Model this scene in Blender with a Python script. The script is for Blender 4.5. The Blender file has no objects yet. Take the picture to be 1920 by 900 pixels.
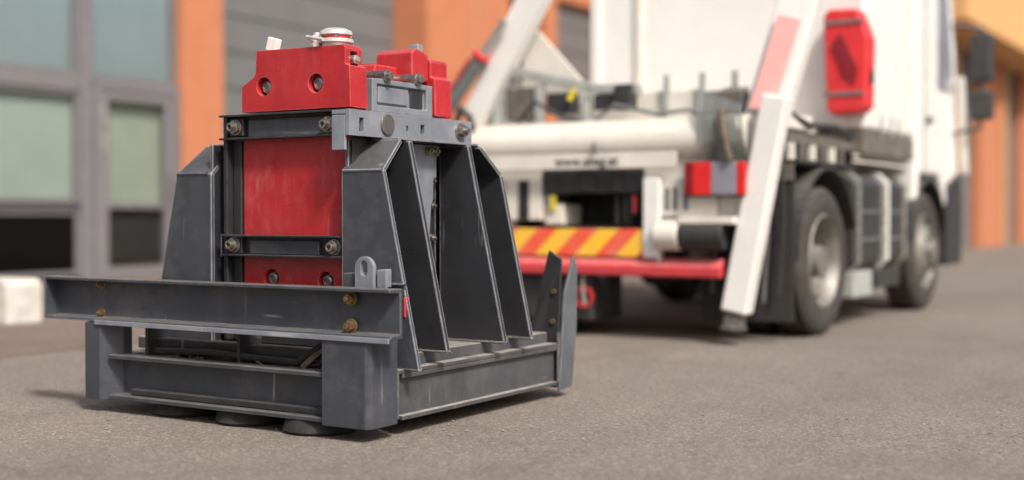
import bpy, bmesh, math, random
from mathutils import Vector, Matrix
random.seed(7)
SC = bpy.context.scene
COL = SC.collection
R = math.radians

# ------------------------------------------------------------------ camera
cam_d = bpy.data.cameras.new('camera')
cam = bpy.data.objects.new('camera', cam_d)
COL.objects.link(cam)
cam.location = (0, 0, 0.8)
cam.rotation_euler = (R(90 - 1.2), 0, R(31.9))
cam_d.sensor_width = 36
cam_d.lens = 44.81
cam_d.clip_start = 0.05
cam_d.clip_end = 800
cam_d.dof.use_dof = True
cam_d.dof.focus_distance = 4.75
cam_d.dof.aperture_fstop = 0.72
SC.camera = cam
SC.render.resolution_x = 1024
SC.render.resolution_y = 480

# ------------------------------------------------------------------ world and sun
sun_vec = Vector((0.72, -0.40, 0.88)).normalized()
elev = math.asin(sun_vec.z)
world = bpy.data.worlds.new("World")
SC.world = world
world.use_nodes = True
wn = world.node_tree
wn.nodes.clear()
sky = wn.nodes.new('ShaderNodeTexSky')
sky.sky_type = 'NISHITA'
sky.sun_disc = False
sky.sun_elevation = elev
sky.sun_rotation = math.atan2(sun_vec.x, sun_vec.y)
sky.air_density = 1.0
sky.dust_density = 7.0
sky.ozone_density = 1.0
bg = wn.nodes.new('ShaderNodeBackground')
bg.inputs['Strength'].default_value = 0.10
out = wn.nodes.new('ShaderNodeOutputWorld')
wn.links.new(sky.outputs[0], bg.inputs[0])
wn.links.new(bg.outputs[0], out.inputs[0])
sun_d = bpy.data.lights.new('sun', 'SUN')
sun_d.energy = 3.0
sun_d.angle = R(8)
sun_d.color = (1.0, 0.95, 0.88)
sun = bpy.data.objects.new('sun', sun_d)
sun.rotation_euler = (-sun_vec).to_track_quat('-Z', 'Y').to_euler()
COL.objects.link(sun)
SC.view_settings.view_transform = 'Standard'
SC.view_settings.look = 'None'
SC.view_settings.exposure = 0.55
SC.view_settings.gamma = 1.0

# ------------------------------------------------------------------ materials
def nodes_of(name):
    m = bpy.data.materials.new(name)
    m.use_nodes = True
    nt = m.node_tree
    b = nt.nodes['Principled BSDF']
    return m, nt, b

def N(nt, t, **kw):
    n = nt.nodes.new(t)
    for k, v in kw.items():
        if k in n.inputs: n.inputs[k].default_value = v
        else: setattr(n, k, v)
    return n

def noise(nt, scale, detail=5, rough=.6, vec=None, stretch=None):
    tc = N(nt, 'ShaderNodeTexCoord')
    n = N(nt, 'ShaderNodeTexNoise')
    n.inputs['Scale'].default_value = scale
    n.inputs['Detail'].default_value = detail
    n.inputs['Roughness'].default_value = rough
    if stretch:
        mp = N(nt, 'ShaderNodeMapping')
        mp.inputs['Scale'].default_value = stretch
        nt.links.new(tc.outputs['Object'], mp.inputs[0])
        nt.links.new(mp.outputs[0], n.inputs['Vector'])
    else:
        nt.links.new(tc.outputs['Object'], n.inputs['Vector'])
    return n.outputs['Fac']

def ramp(nt, fac, stops):
    r = N(nt, 'ShaderNodeValToRGB')
    e = r.color_ramp.elements
    while len(e) < len(stops): e.new(.5)
    for i, (p, c) in enumerate(stops):
        e[i].position = p
        e[i].color = (c, c, c, 1) if isinstance(c, (int, float)) else (*c, 1)
    nt.links.new(fac, r.inputs[0])
    return r.outputs[0]

def mix(nt, fac, a, b, mode='MIX'):
    m = N(nt, 'ShaderNodeMix', data_type='RGBA', blend_type=mode)
    for i, v in ((6, a), (7, b)):
        if isinstance(v, tuple): m.inputs[i].default_value = (*v, 1)
        else: nt.links.new(v, m.inputs[i])
    if isinstance(fac, (int, float)): m.inputs[0].default_value = fac
    else: nt.links.new(fac, m.inputs[0])
    return m.outputs[2]

def math_(nt, op, a, b=None):
    m = N(nt, 'ShaderNodeMath', operation=op)
    for i, v in ((0, a), (1, b)):
        if v is None: continue
        if isinstance(v, (int, float)): m.inputs[i].default_value = v
        else: nt.links.new(v, m.inputs[i])
    return m.outputs[0]

def bump(nt, b, h, strength, dist=.002):
    bp = N(nt, 'ShaderNodeBump')
    bp.inputs['Strength'].default_value = strength
    bp.inputs['Distance'].default_value = dist
    nt.links.new(h, bp.inputs['Height'])
    nt.links.new(bp.outputs[0], b.inputs['Normal'])

def paint(name, col, rough=.45, wear=None, wear_amt=.5, dust=None, dust_amt=.6, var=.25, metallic=0, scale=6, coat=0, scratch=True, edge_r=.004, edge_min=.15, rust=0):
    """painted or bare metal with blotches, scratches, rubbed edges and settled dust"""
    m, nt, b = nodes_of(name)
    n1 = noise(nt, scale, 6, .65)
    lo = tuple(c * (1 - var) for c in col); hi = tuple(min(1, c * (1 + var)) for c in col)
    c = ramp(nt, n1, [(.3, lo), (.7, hi)])
    if wear:
        if scratch:
            s = noise(nt, 30, 3, .5, stretch=(1, 1, .06))
            s2 = noise(nt, 3.3, 3, .5)
            f = math_(nt, 'MULTIPLY', ramp(nt, s, [(.66, 0.), (.74, 1.)]), ramp(nt, s2, [(.5, 0.), (.62, .5)]))
            c = mix(nt, f, c, wear)
            s = noise(nt, 26, 3, .5, stretch=(.07, .3, 1))
            f = math_(nt, 'MULTIPLY', ramp(nt, s, [(.68, 0.), (.75, 1.)]), ramp(nt, s2, [(.4, .5), (.55, 0.)]))
            c = mix(nt, f, c, wear)
        bv = N(nt, 'ShaderNodeBevel', samples=4)
        bv.inputs['Radius'].default_value = edge_r
        ge = N(nt, 'ShaderNodeNewGeometry')
        d = N(nt, 'ShaderNodeVectorMath', operation='DOT_PRODUCT')
        nt.links.new(bv.outputs[0], d.inputs[0]); nt.links.new(ge.outputs['Normal'], d.inputs[1])
        e = ramp(nt, d.outputs['Value'], [(.86, 1.), (.985, 0.)])
        en = ramp(nt, noise(nt, 14, 5, .7), [(.38, edge_min), (.6, 1.)])
        f = math_(nt, 'MULTIPLY', math_(nt, 'MULTIPLY', e, en), wear_amt)
        c = mix(nt, f, c, wear)
    if rust:
        rs = ramp(nt, noise(nt, 38, 6, .75), [(.66, 0.), (.70, 1.)])
        rm_ = ramp(nt, noise(nt, 2.6, 3, .5), [(.50, 0.), (.62, rust)])
        c = mix(nt, math_(nt, 'MULTIPLY', rs, rm_), c, (.12, .045, .018))
        gr = ramp(nt, noise(nt, 5, 5, .6, stretch=(1, 1, .25)), [(.54, 0.), (.72, .55)])
        c = mix(nt, gr, c, tuple(x * .45 for x in col))
        du = ramp(nt, noise(nt, 3.1, 6, .75), [(.50, 0.), (.74, .30)])
        c = mix(nt, du, c, (.19, .18, .165))
    if dust:
        ge = N(nt, 'ShaderNodeNewGeometry')
        sx = N(nt, 'ShaderNodeSeparateXYZ')
        nt.links.new(ge.outputs['Normal'], sx.inputs[0])
        up = ramp(nt, sx.outputs['Z'], [(.45, 0.), (.85, 1.)])
        dn = ramp(nt, noise(nt, 9, 6, .7), [(.3, .25), (.65, 1.)])
        f = math_(nt, 'MULTIPLY', math_(nt, 'MULTIPLY', up, dn), dust_amt)
        c = mix(nt, f, c, dust)
    nt.links.new(c, b.inputs['Base Color'])
    b.inputs['Metallic'].default_value = metallic
    r = ramp(nt, noise(nt, scale * 2.3, 5, .7), [(.3, max(.05, rough - .12)), (.7, min(1, rough + .15))])
    nt.links.new(r, b.inputs['Roughness'])
    b.inputs['Coat Weight'].default_value = coat
    bump(nt, b, noise(nt, 60, 3, .6), .12, .001)
    return m

def redscuff(m):
    # pale rub marks and dark grease over the red paint
    nt = m.node_tree; b = nt.nodes['Principled BSDF']
    c = b.inputs['Base Color'].links[0].from_socket
    f = math_(nt, 'MULTIPLY', ramp(nt, noise(nt, 3.2, 6, .7, stretch=(1, 1, .7)), [(.48, 0.), (.68, 1.)]), ramp(nt, noise(nt, 22, 5, .75, stretch=(1, 1, .35)), [(.45, 0.), (.7, .30)]))
    c = mix(nt, f, c, (.60, .26, .25))
    f = ramp(nt, noise(nt, 5.5, 6, .7), [(.56, 0.), (.72, .3)])
    c = mix(nt, f, c, (.16, .012, .014))
    f = ramp(nt, noise(nt, 75, 3, .6), [(.70, 0.), (.73, .8)])
    c = mix(nt, f, c, (.07, .03, .03))
    nt.links.new(c, b.inputs['Base Color'])

M = {}
M['steel'] = paint('dark grey painted steel', (.042, .048, .061), .42, (.42, .43, .45), .75, (.19, .175, .15), .62, .18, scale=5, rust=.8)
M['steel_dark'] = paint('black painted steel', (.022, .023, .026), .45, (.3, .3, .3), .35, (.13, .12, .105), .45, .25, scale=7)
M['fin'] = paint('plate with recess shade and bright edges', (.022, .023, .027), .38, (.50, .51, .56), 1.0, (.18, .17, .15), .5, .15, scale=4, edge_r=.011, edge_min=.6)  # base darkened for recess shade; pale edges mix rubbed paint and painted sunlight
M['steel_edge'] = paint('dark grey plate with rubbed and lit edges', (.042, .047, .059), .42, (.50, .51, .56), 1.0, (.13, .125, .11), .5, .18, scale=5, edge_r=.010, edge_min=.55, rust=.8)  # edge tone paints sunlit sheen together with rubbed wear
M['steel_mid'] = paint('sunlit side grey plate', (.085, .095, .11), .42, (.5, .5, .52), .9, (.2, .19, .16), .6, .2, scale=5, rust=.6)  # lighter grey carries the light on the rear plate's side face
M['steel_dusty'] = paint('dusty dark grey steel', (.055, .058, .066), .5, (.40, .40, .40), .8, (.36, .33, .285), .95, .22, scale=5, rust=.9)
M['collar'] = paint('light grey satin steel', (.25, .27, .31), .38, (.55, .56, .58), .5, (.3, .29, .26), .4, .22, metallic=.35, scale=9)
M['red'] = paint('scuffed red paint', (.38, .019, .024), .30, (.55, .25, .23), .8, (.38, .17, .15), .5, .2, scale=4, coat=.1, edge_r=.006, edge_min=.3)
redscuff(M['red'])
M['nut'] = paint('dull steel', (.34, .31, .28), .35, (.6, .6, .6), .4, None, 0, .35, metallic=.9, scale=60, scratch=False)
M['brass'] = paint('brass', (.25, .175, .09), .45, (.5, .42, .3), .4, None, 0, .35, metallic=.8, scale=60, scratch=False)
M['silver'] = paint('dull silvery fitting', (.62, .60, .58), .35, (.8, .8, .8), .5, (.5, .45, .42), .4, .25, metallic=.35, scale=25, scratch=False)
M['hole'] = paint('black recess', (.012, .012, .012), .7, var=.3)
M['tyre'] = paint('dusty tyre rubber', (.042, .038, .034), .85, dust=(.14, .12, .10), dust_amt=.6, var=.35, scale=14)
M['rubber'] = paint('black rubber', (.022, .022, .023), .8, dust=(.12, .11, .10), dust_amt=.5, var=.3, scale=20)
M['mud'] = paint('dried mud', (.14, .105, .08), .95, var=.45, scale=30)
M['white'] = paint('white vehicle paint', (.76, .755, .73), .32, (.55, .53, .5), .25, (.52, .5, .46), .35, .05, scale=3, coat=.3)
M['cream'] = paint('soiled white paint', (.66, .63, .57), .45, (.42, .39, .33), .4, (.42, .38, .31), .5, .10, scale=4)
M['grime'] = paint('dusty chassis', (.12, .108, .095), .7, (.3, .28, .25), .3, (.22, .2, .17), .6, .4, scale=8)
M['plastic'] = paint('black plastic', (.030, .031, .033), .5, dust=(.17, .16, .14), dust_amt=.6, var=.3, scale=8)
M['tank'] = paint('grey tank', (.045, .048, .05), .4, (.3, .3, .3), .3, (.2, .19, .17), .5, .2, metallic=.3, scale=6)
M['alu'] = paint('brushed aluminium', (.62, .61, .58), .3, None, 0, None, 0, .15, metallic=.8, scale=12)
M['rimpaint'] = paint('dusty silver rim', (.22, .21, .19), .5, None, 0, None, 0, .3, metallic=.4, scale=9)
M['hyd'] = paint('hydraulic grey', (.14, .155, .155), .35, (.4, .4, .4), .4, None, 0, .2, scale=10)
M['greengrey'] = paint('worn green grey paint', (.33, .35, .34), .5, (.5, .48, .44), .5, (.4, .37, .32), .4, .2, scale=9)
M['yellow'] = paint('yellow paint', (.62, .50, .04), .4, var=.15)
M['redpaint'] = paint('bright red paint', (.62, .03, .035), .4, (.5, .3, .28), .3, None, 0, .12, scale=8)
M['redbar'] = paint('red paint with lit pink top', (.50, .045, .055), .42, (.6, .35, .33), .4, (.5, .26, .25), .6, .15, scale=6)  # pink on upward faces paints the light on the bar's top
M['pink'] = paint('faded red marking', (.80, .40, .38), .45, var=.08)
M['orange'] = paint('orange render', (.44, .165, .08), .85, None, 0, None, 0, .06, scale=2.5)
M['ochre'] = paint('ochre render', (.60, .34, .14), .85, None, 0, None, 0, .06, scale=2.5)
M['shutter'] = paint('grey steel panel', (.135, .14, .142), .45, (.3, .3, .3), .2, None, 0, .06, scale=2)
M['frame'] = paint('grey aluminium frame', (.165, .16, .172), .4, (.4, .4, .4), .2, None, 0, .08, scale=6)
M['frame_dark'] = paint('dark aluminium frame', (.07, .07, .075), .4, None, 0, None, 0, .1, scale=6)
M['wall'] = paint('grey render', (.28, .275, .265), .9, var=.1, scale=2)
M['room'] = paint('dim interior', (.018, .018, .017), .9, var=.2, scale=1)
M['grit'] = paint('mixed grit', (.22, .195, .17), .95, var=.6, scale=40)
M['concrete'] = paint('pale concrete', (.50, .485, .45), .9, None, 0, (.45, .41, .35), .4, .2, scale=7)
M['pipe'] = paint('grey downpipe', (.33, .25, .21), .5, var=.1)
M['blind'] = paint('sage green blind', (.39, .425, .41), .8, var=.06, scale=2)
M['blind_sky'] = paint('pale sky reflection slats', (.72, .76, .75), .8, var=.06, scale=2)  # pale tone stands in for sky reflected in the top panes
M['blind2'] = paint('cream blind', (.37, .38, .335), .8, var=.06, scale=2)

def glass_mat(name, tint, refl):
    m, nt, b = nodes_of(name)
    nt.nodes.remove(b)
    t = N(nt, 'ShaderNodeBsdfTransparent'); t.inputs[0].default_value = (*tint, 1)
    g = N(nt, 'ShaderNodeBsdfGlossy'); g.inputs['Roughness'].default_value = .02
    g.inputs[0].default_value = (.9, .95, 1, 1)
    fr = N(nt, 'ShaderNodeLayerWeight'); fr.inputs[0].default_value = .5
    f = math_(nt, 'ADD', math_(nt, 'MULTIPLY', math_(nt, 'POWER', fr.outputs['Facing'], 5), .9), .03 + refl)
    mx = N(nt, 'ShaderNodeMixShader')
    nt.links.new(f, mx.inputs[0]); nt.links.new(t.outputs[0], mx.inputs[1]); nt.links.new(g.outputs[0], mx.inputs[2])
    nt.links.new(mx.outputs[0], nt.nodes['Material Output'].inputs[0])
    return m
M['glass'] = glass_mat('window glass', (.92, .95, .93), .04)
M['glass_top'] = glass_mat('coated window glass', (.80, .84, .84), .22)
M['glass_low'] = glass_mat('tinted window glass', (.25, .26, .26), .0)

def lens(name, col):
    m, nt, b = nodes_of(name)
    c = ramp(nt, noise(nt, 30, 2), [(.3, tuple(x * .8 for x in col)), (.7, col)])
    nt.links.new(c, b.inputs['Base Color'])
    b.inputs['Roughness'].default_value = .15
    b.inputs['Coat Weight'].default_value = .6
    return m
M['lens_red'] = lens('red lens', (.75, .03, .03))
M['lens_dark'] = lens('dark red lens', (.25, .012, .02))
M['lens_clear'] = lens('smoky lens', (.28, .27, .32))

# chevron print
m, nt, b = nodes_of('yellow and red chevron print')
tc = N(nt, 'ShaderNodeTexCoord'); sx = N(nt, 'ShaderNodeSeparateXYZ')
nt.links.new(tc.outputs['Object'], sx.inputs[0])
v = math_(nt, 'SUBTRACT', sx.outputs['X'], math_(nt, 'MULTIPLY', sx.outputs['Z'], 1.0))
v = math_(nt, 'FRACT', math_(nt, 'MULTIPLY', math_(nt, 'ADD', v, 20.06), 1 / .30))
v = math_(nt, 'GREATER_THAN', v, .5)
c = mix(nt, v, (.78, .10, .045), (.88, .50, .035))
c = mix(nt, math_(nt, 'MULTIPLY', ramp(nt, noise(nt, 8, 5, .7), [(.4, 0.), (.8, 1.)]), .4), c, (.45, .38, .3))
nt.links.new(c, b.inputs['Base Color']); b.inputs['Roughness'].default_value = .35
M['chevron'] = m

# ground: old grey-brown asphalt with fine pale aggregate, stains and patches
def ground_mat(name, base, tint, agg=1.0):
    m, nt, b = nodes_of(name)
    tc = N(nt, 'ShaderNodeTexCoord')
    big = noise(nt, .55, 6, .62)
    c = ramp(nt, big, [(.32, tuple(x * .80 for x in base)), (.68, tuple(x * 1.12 for x in base))])
    mid = noise(nt, 4.5, 6, .7)
    c = mix(nt, ramp(nt, mid, [(.42, 0.), (.75, .55)]), c, tint)
    vo = N(nt, 'ShaderNodeTexVoronoi'); vo.inputs['Scale'].default_value = 120
    nt.links.new(tc.outputs['Object'], vo.inputs['Vector'])
    st = N(nt, 'ShaderNodeSeparateColor'); nt.links.new(vo.outputs['Color'], st.inputs[0])
    sp = ramp(nt, st.outputs[0], [(0., .62), (.6, .97), (.86, 1.12), (1., 1.7)])
    c = mix(nt, agg, c, sp, 'MULTIPLY')
    fine = noise(nt, 210, 3, .7)
    c = mix(nt, .55, c, ramp(nt, fine, [(.3, .65), (.7, 1.3)]), 'MULTIPLY')
    # dark oily blotches and worn tyre marks with their own shapes
    st2 = ramp(nt, noise(nt, 1.3, 4, .55), [(.58, 0.), (.74, .35)])
    c = mix(nt, st2, c, tuple(x * .45 for x in base))
    # worn lanes along the driving direction, hairline cracks and small spills
    ln = noise(nt, 1.0, 5, .6, stretch=(1.6, .10, 1))
    c = mix(nt, ramp(nt, ln, [(.36, .30), (.50, 0.), (.7, 0.)]), c, tuple(x * .62 for x in base))
    wv = N(nt, 'ShaderNodeTexNoise'); wv.inputs['Scale'].default_value = 1.7; nt.links.new(tc.outputs['Object'], wv.inputs['Vector'])
    vm = N(nt, 'ShaderNodeVectorMath', operation='ADD'); nt.links.new(tc.outputs['Object'], vm.inputs[0]); nt.links.new(wv.outputs['Color'], vm.inputs[1])
    vc = N(nt, 'ShaderNodeTexVoronoi', feature='DISTANCE_TO_EDGE'); vc.inputs['Scale'].default_value = .55
    nt.links.new(vm.outputs[0], vc.inputs['Vector'])
    c = mix(nt, math_(nt, 'MULTIPLY', ramp(nt, vc.outputs['Distance'], [(0., 1.), (.009, 0.)]), .3), c, tuple(x * .3 for x in base))
    sp_ = ramp(nt, noise(nt, 6.5, 2, .4), [(.70, 0.), (.76, .5)])
    c = mix(nt, sp_, c, tuple(x * .4 for x in base))
    nt.links.new(c, b.inputs['Base Color'])
    b.inputs['Roughness'].default_value = .88
    h = math_(nt, 'ADD', math_(nt, 'MULTIPLY', vo.outputs['Distance'], -.8), math_(nt, 'MULTIPLY', fine, .5))
    bump(nt, b, h, .55, .006)
    return m
M['asphalt'] = ground_mat('asphalt', (.182, .158, .135), (.225, .190, .158))
M['paving'] = ground_mat('reddish paving', (.165, .122, .098), (.195, .150, .122), .7)

# ------------------------------------------------------------------ mesh helpers
class MB:
    def __init__(s): s.bm = bmesh.new()
    def box(s, x0, x1, y0, y1, z0, z1):
        mt = Matrix.Translation(((x0 + x1) / 2, (y0 + y1) / 2, (z0 + z1) / 2)) @ Matrix.Diagonal((abs(x1 - x0), abs(y1 - y0), abs(z1 - z0), 1))
        bmesh.ops.create_cube(s.bm, size=1, matrix=mt)
        return s
    def prism(s, pts, axis, a0, a1):
        """polygon pts (two coordinates) extruded along axis from a0 to a1"""
        def P(p, a):
            return {'X': (a, p[0], p[1]), 'Y': (p[0], a, p[1]), 'Z': (p[0], p[1], a)}[axis]
        A = [s.bm.verts.new(P(p, a0)) for p in pts]
        B = [s.bm.verts.new(P(p, a1)) for p in pts]
        n = len(pts)
        s.bm.faces.new(A); s.bm.faces.new(B[::-1])
        for i in range(n):
            s.bm.faces.new((A[i], A[(i + 1) % n], B[(i + 1) % n], B[i]))
        return s
    def quadslab(s, pts, vec):
        """3-D polygon thickened by vec"""
        A = [s.bm.verts.new(Vector(p)) for p in pts]
        B = [s.bm.verts.new(Vector(p) + Vector(vec)) for p in pts]
        n = len(pts)
        s.bm.faces.new(A); s.bm.faces.new(B[::-1])
        for i in range(n):
            s.bm.faces.new((A[i], A[(i + 1) % n], B[(i + 1) % n], B[i]))
        return s
    def cyl(s, p0, p1, r, r1=None, seg=20):
        p0 = Vector(p0); p1 = Vector(p1); d = p1 - p0
        mt = Matrix.Translation((p0 + p1) / 2) @ d.to_track_quat('Z', 'Y').to_matrix().to_4x4()
        bmesh.ops.create_cone(s.bm, cap_ends=True, segments=seg, radius1=r, radius2=r if r1 is None else r1, depth=d.length, matrix=mt)
        return s
    def tube(s, pts, r, seg=8):
        for a, b_ in zip(pts[:-1], pts[1:]): s.cyl(a, b_, r, seg=seg)
        for p in pts[1:-1]:
            bmesh.ops.create_icosphere(s.bm, subdivisions=2, radius=r, matrix=Matrix.Translation(p))
        return s
    def beam(s, p0, p1, w, h, side=(0, 1, 0), w1=None):
        """rectangular bar from p0 to p1; w across, h along side"""
        p0 = Vector(p0); p1 = Vector(p1); d = (p1 - p0).normalized()
        sd = Vector(side).normalized(); ac = d.cross(sd).normalized()
        w1 = w if w1 is None else w1
        vs = []
        for p, ww in ((p0, w), (p1, w1)):
            for a, c in ((-1, -1), (1, -1), (1, 1), (-1, 1)):
                vs.append(s.bm.verts.new(p + ac * a * ww / 2 + sd * c * h / 2))
        for f in ((0, 1, 2, 3), (7, 6, 5, 4), (0, 4, 5, 1), (1, 5, 6, 2), (2, 6, 7, 3), (3, 7, 4, 0)):
            s.bm.faces.new([vs[i] for i in f])
        return s
    def lathe(s, prof, c, axis='X', seg=40):
        """prof: (radius, along); closed ring profile"""
        c = Vector(c); rings = []
        for k in range(seg):
            a = 2 * math.pi * k / seg
            ring = []
            for r, t in prof:
                u, v_ = r * math.cos(a), r * math.sin(a)
                p = {'X': (t, u, v_), 'Y': (u, t, v_), 'Z': (u, v_, t)}[axis]
                ring.append(s.bm.verts.new(c + Vector(p)))
            rings.append(ring)
        n = len(prof)
        for k in range(seg):
            A, B = rings[k], rings[(k + 1) % seg]
            for i in range(n):
                j = (i + 1) % n
                s.bm.faces.new((A[i], A[j], B[j], B[i]))
        return s
    def build(s, name, mat, parent=None, bevel=0.0, smooth=False, label=None, seg=2):
        bmesh.ops.recalc_face_normals(s.bm, faces=s.bm.faces[:])
        off = Vector((0, 0, 0))
        if parent is not None:
            p = parent
            while p is not None:
                off += p.location; p = p.parent
        if off.length: bmesh.ops.translate(s.bm, verts=s.bm.verts[:], vec=-off)
        me = bpy.data.meshes.new(name)
        s.bm.to_mesh(me); s.bm.free()
        me.materials.append(M[mat] if isinstance(mat, str) else mat)
        if smooth:
            me.polygons.foreach_set('use_smooth', [True] * len(me.polygons))
            try: me.set_sharp_from_angle(angle=R(35))
            except Exception: pass
        o = bpy.data.objects.new(name, me)
        COL.objects.link(o)
        if parent is not None: o.parent = parent
        if bevel:
            b_ = o.modifiers.new('bevel', 'BEVEL'); b_.width = bevel; b_.segments = seg; b_.limit_method = 'ANGLE'; b_.angle_limit = R(35)
            b_.harden_normals = False
        if label: o['label'] = label
        return o

def empty(name, loc, label, cat, group=None):
    o = bpy.data.objects.new(name, None)
    COL.objects.link(o)
    o.location = loc
    o['label'] = label; o['category'] = cat
    if group: o['group'] = group
    return o

def box(name, mat, parent, x0, x1, y0, y1, z0, z1, bevel=0.003, label=None):
    return MB().box(x0, x1, y0, y1, z0, z1).build(name, mat, parent, bevel, label=label)

def cut(o, cutters):
    """boolean difference with throw-away cutters, result baked"""
    for c in cutters:
        md = o.modifiers.new('cut', 'BOOLEAN'); md.operation = 'DIFFERENCE'; md.object = c; md.solver = 'EXACT'
    bvs = [x for x in o.modifiers if x.type == 'BEVEL']
    keep = [(x.width, x.segments) for x in bvs]
    for x in bvs: o.modifiers.remove(x)
    bpy.context.view_layer.update()
    dg = bpy.context.evaluated_depsgraph_get()
    me = bpy.data.meshes.new_from_object(o.evaluated_get(dg))
    o.modifiers.clear(); o.data = me
    for c in cutters: bpy.data.objects.remove(c, do_unlink=True)
    for w, sg in keep:
        b_ = o.modifiers.new('bevel', 'BEVEL'); b_.width = w; b_.segments = sg; b_.limit_method = 'ANGLE'; b_.angle_limit = R(35)

def text_mesh(name, s, size, mat, parent, loc, rot, extrude=.002, spacing=1.0, bold=0.0):
    cu = bpy.data.curves.new(name, 'FONT'); cu.body = s; cu.size = size; cu.extrude = extrude; cu.align_x = 'CENTER'
    cu.space_character = spacing; cu.offset = bold
    t = bpy.data.objects.new(name + '_tmp', cu); COL.objects.link(t)
    bpy.context.view_layer.update()
    me = bpy.data.meshes.new_from_object(t.evaluated_get(bpy.context.evaluated_depsgraph_get()))
    bpy.data.objects.remove(t, do_unlink=True)
    me.name = name; me.materials.clear(); me.materials.append(M[mat])
    o = bpy.data.objects.new(name, me); COL.objects.link(o); o.parent = parent
    o.location = Vector(loc) - parent.location; o.rotation_euler = rot
    return o

# ------------------------------------------------------------------ setting: ground
gb = MB()
g = 400
gb.bm.faces.new([gb.bm.verts.new(p) for p in ((-g, -g, 0), (g, -g, 0), (g, g, 0), (-g, g, 0))])
o = gb.build('ground', 'asphalt'); o['kind'] = 'structure'
gb = MB()
gb.box(-12.30, -6.1, -6, 24.9, -.05, .012)
o = gb.build('pavement', 'paving'); o['kind'] = 'structure'

# ------------------------------------------------------------------ left building (office front and roller doors)
XF = -12.37
LB = empty('workshop_building', (XF, 12, 0), 'long workshop with glazed office front, orange pillars and grey roller doors behind the machine', 'building')
YN, YE, ZT = -4.0, 25.0, 6.2
# shell: back, roof, end, interior floor
box('back_wall', 'wall', LB, XF - 10.2, XF - 10, YN, YE + 8, 0, ZT, 0)
box('side_wall', 'orange', LB, XF - 9.99, XF - .3, YN - .2, YN - .01, 0, ZT, 0)
box('roof', 'wall', LB, XF - 10.4, XF + .35, YN - .4, YE, ZT + .01, ZT + .35, .01)
box('wall', 'orange', LB, XF - .28, XF, YN, YE, 4.96, ZT, .005)
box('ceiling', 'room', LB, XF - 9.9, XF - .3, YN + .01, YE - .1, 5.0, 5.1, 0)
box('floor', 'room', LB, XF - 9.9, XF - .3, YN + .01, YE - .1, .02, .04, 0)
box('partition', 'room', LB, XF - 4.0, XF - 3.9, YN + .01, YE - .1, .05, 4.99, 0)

def glazed(y0, y1, z0, z1, glass='glass', fw=.06, blind=None, bz=None):
    """a window: frame members, pane and (behind) a slatted blind"""
    f = MB()
    d0, d1 = XF - .10, XF - .02
    f.box(d0, d1, y0, y0 + fw, z0, z1).box(d0, d1, y1 - fw, y1, z0, z1)
    f.box(d0, d1, y0 + fw + .001, y1 - fw - .001, z0, z0 + fw).box(d0, d1, y0 + fw + .001, y1 - fw - .001, z1 - fw, z1)
    w = f.build('window', 'frame', LB, .004)
    p = MB(); p.box(XF - .066, XF - .056, y0 + fw - .01, y1 - fw + .01, z0 + fw - .01, z1 - fw + .01)
    p.build('pane', glass, w)
    if blind:
        b_ = MB(); z = (bz or z0) + .01
        while z < z1 - .02:
            b_.quadslab([(XF - .110, y0 + .02, z), (XF - .110, y1 - .02, z), (XF - .120, y1 - .02, z + .036), (XF - .120, y0 + .02, z + .036)], (-.003, 0, .001))
            z += .032
        b_.build('blind', blind, w)['kind'] = 'stuff'
    return w

# structural mullions between the glazed bays (0.13 wide)
bays = [-3.2, -.6, 2.0, 4.6, 7.35, 10.17]
for i in range(len(bays)):
    box('mullion', 'frame', LB, XF - .16, XF + .02, bays[i], bays[i] + .16, 0, 4.95, .006)
for i in range(len(bays) - 1):
    a, b_ = bays[i] + .165, bays[i + 1] - .005
    box('transom', 'frame', LB, XF - .15, XF + .005, a, b_, 2.25, 2.43, .006)
    box('sill_rail', 'frame_dark', LB, XF - .15, XF + .004, a, b_, .84, .93, .006)
    glazed(a, b_, .935, 2.245, 'glass', .05, 'blind')
    glazed(a, b_, .06, .835, 'glass_low', .05)
    glazed(a, b_, 2.435, 4.94, 'glass_top', .05, 'blind_sky')  # slats in the top pane painted as pale sky reflection
box('side_panel', 'wall', LB, XF - .2, XF, YN, bays[0] - .005, 0, 4.94, 0)
# door bay
dy0, dy1 = 10.34, 11.70
box('door_frame', 'frame', LB, XF - .14, XF + .05, dy0, dy0 + .10, 0, 2.42, .006)
box('door_frame', 'frame', LB, XF - .14, XF + .05, dy1 - .10, dy1, 0, 2.42, .006)
box('door_frame', 'frame', LB, XF - .14, XF + .048, dy0 + .105, dy1 - .105, 2.30, 2.42, .006)
door = MB()
X0, X1 = XF - .06, XF + .03
a, b_ = dy0 + .11, dy1 - .11
door.box(X0, X1, a, a + .11, .02, 2.29).box(X0, X1, b_ - .11, b_, .02, 2.29)
door.box(X0, X1, a + .112, b_ - .112, .02, .14).box(X0, X1, a + .112, b_ - .112, 2.18, 2.29).box(X0, X1, a + .112, b_ - .112, .86, .92)
door = door.build('door', 'frame', LB, .006)
MB().box(XF - .02, XF - .01, a + .1, b_ - .1, .13, 2.2).build('pane', 'glass', door)
hb = MB().tube([(XF + .03, b_ - .06, .95), (XF + .09, b_ - .06, .95), (XF + .09, b_ - .06, 1.25), (XF + .03, b_ - .06, 1.25)], .014)
hb.build('handle', 'frame_dark', door, smooth=True)
bl = MB(); z = .93
while z < 2.2:
    bl.quadslab([(XF - .110, dy0 + .12, z), (XF - .110, dy1 - .12, z), (XF - .120, dy1 - .12, z + .036), (XF - .120, dy0 + .12, z + .036)], (-.003, 0, .001)); z += .032
bl.build('blind', 'blind2', door)['kind'] = 'stuff'
for k, zz in enumerate((1.55, 1.92)):
    box('door_sticker', 'alu', door, XF + .031, XF + .033, a + .005, a + .085, zz, zz + .22, 0)
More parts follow.
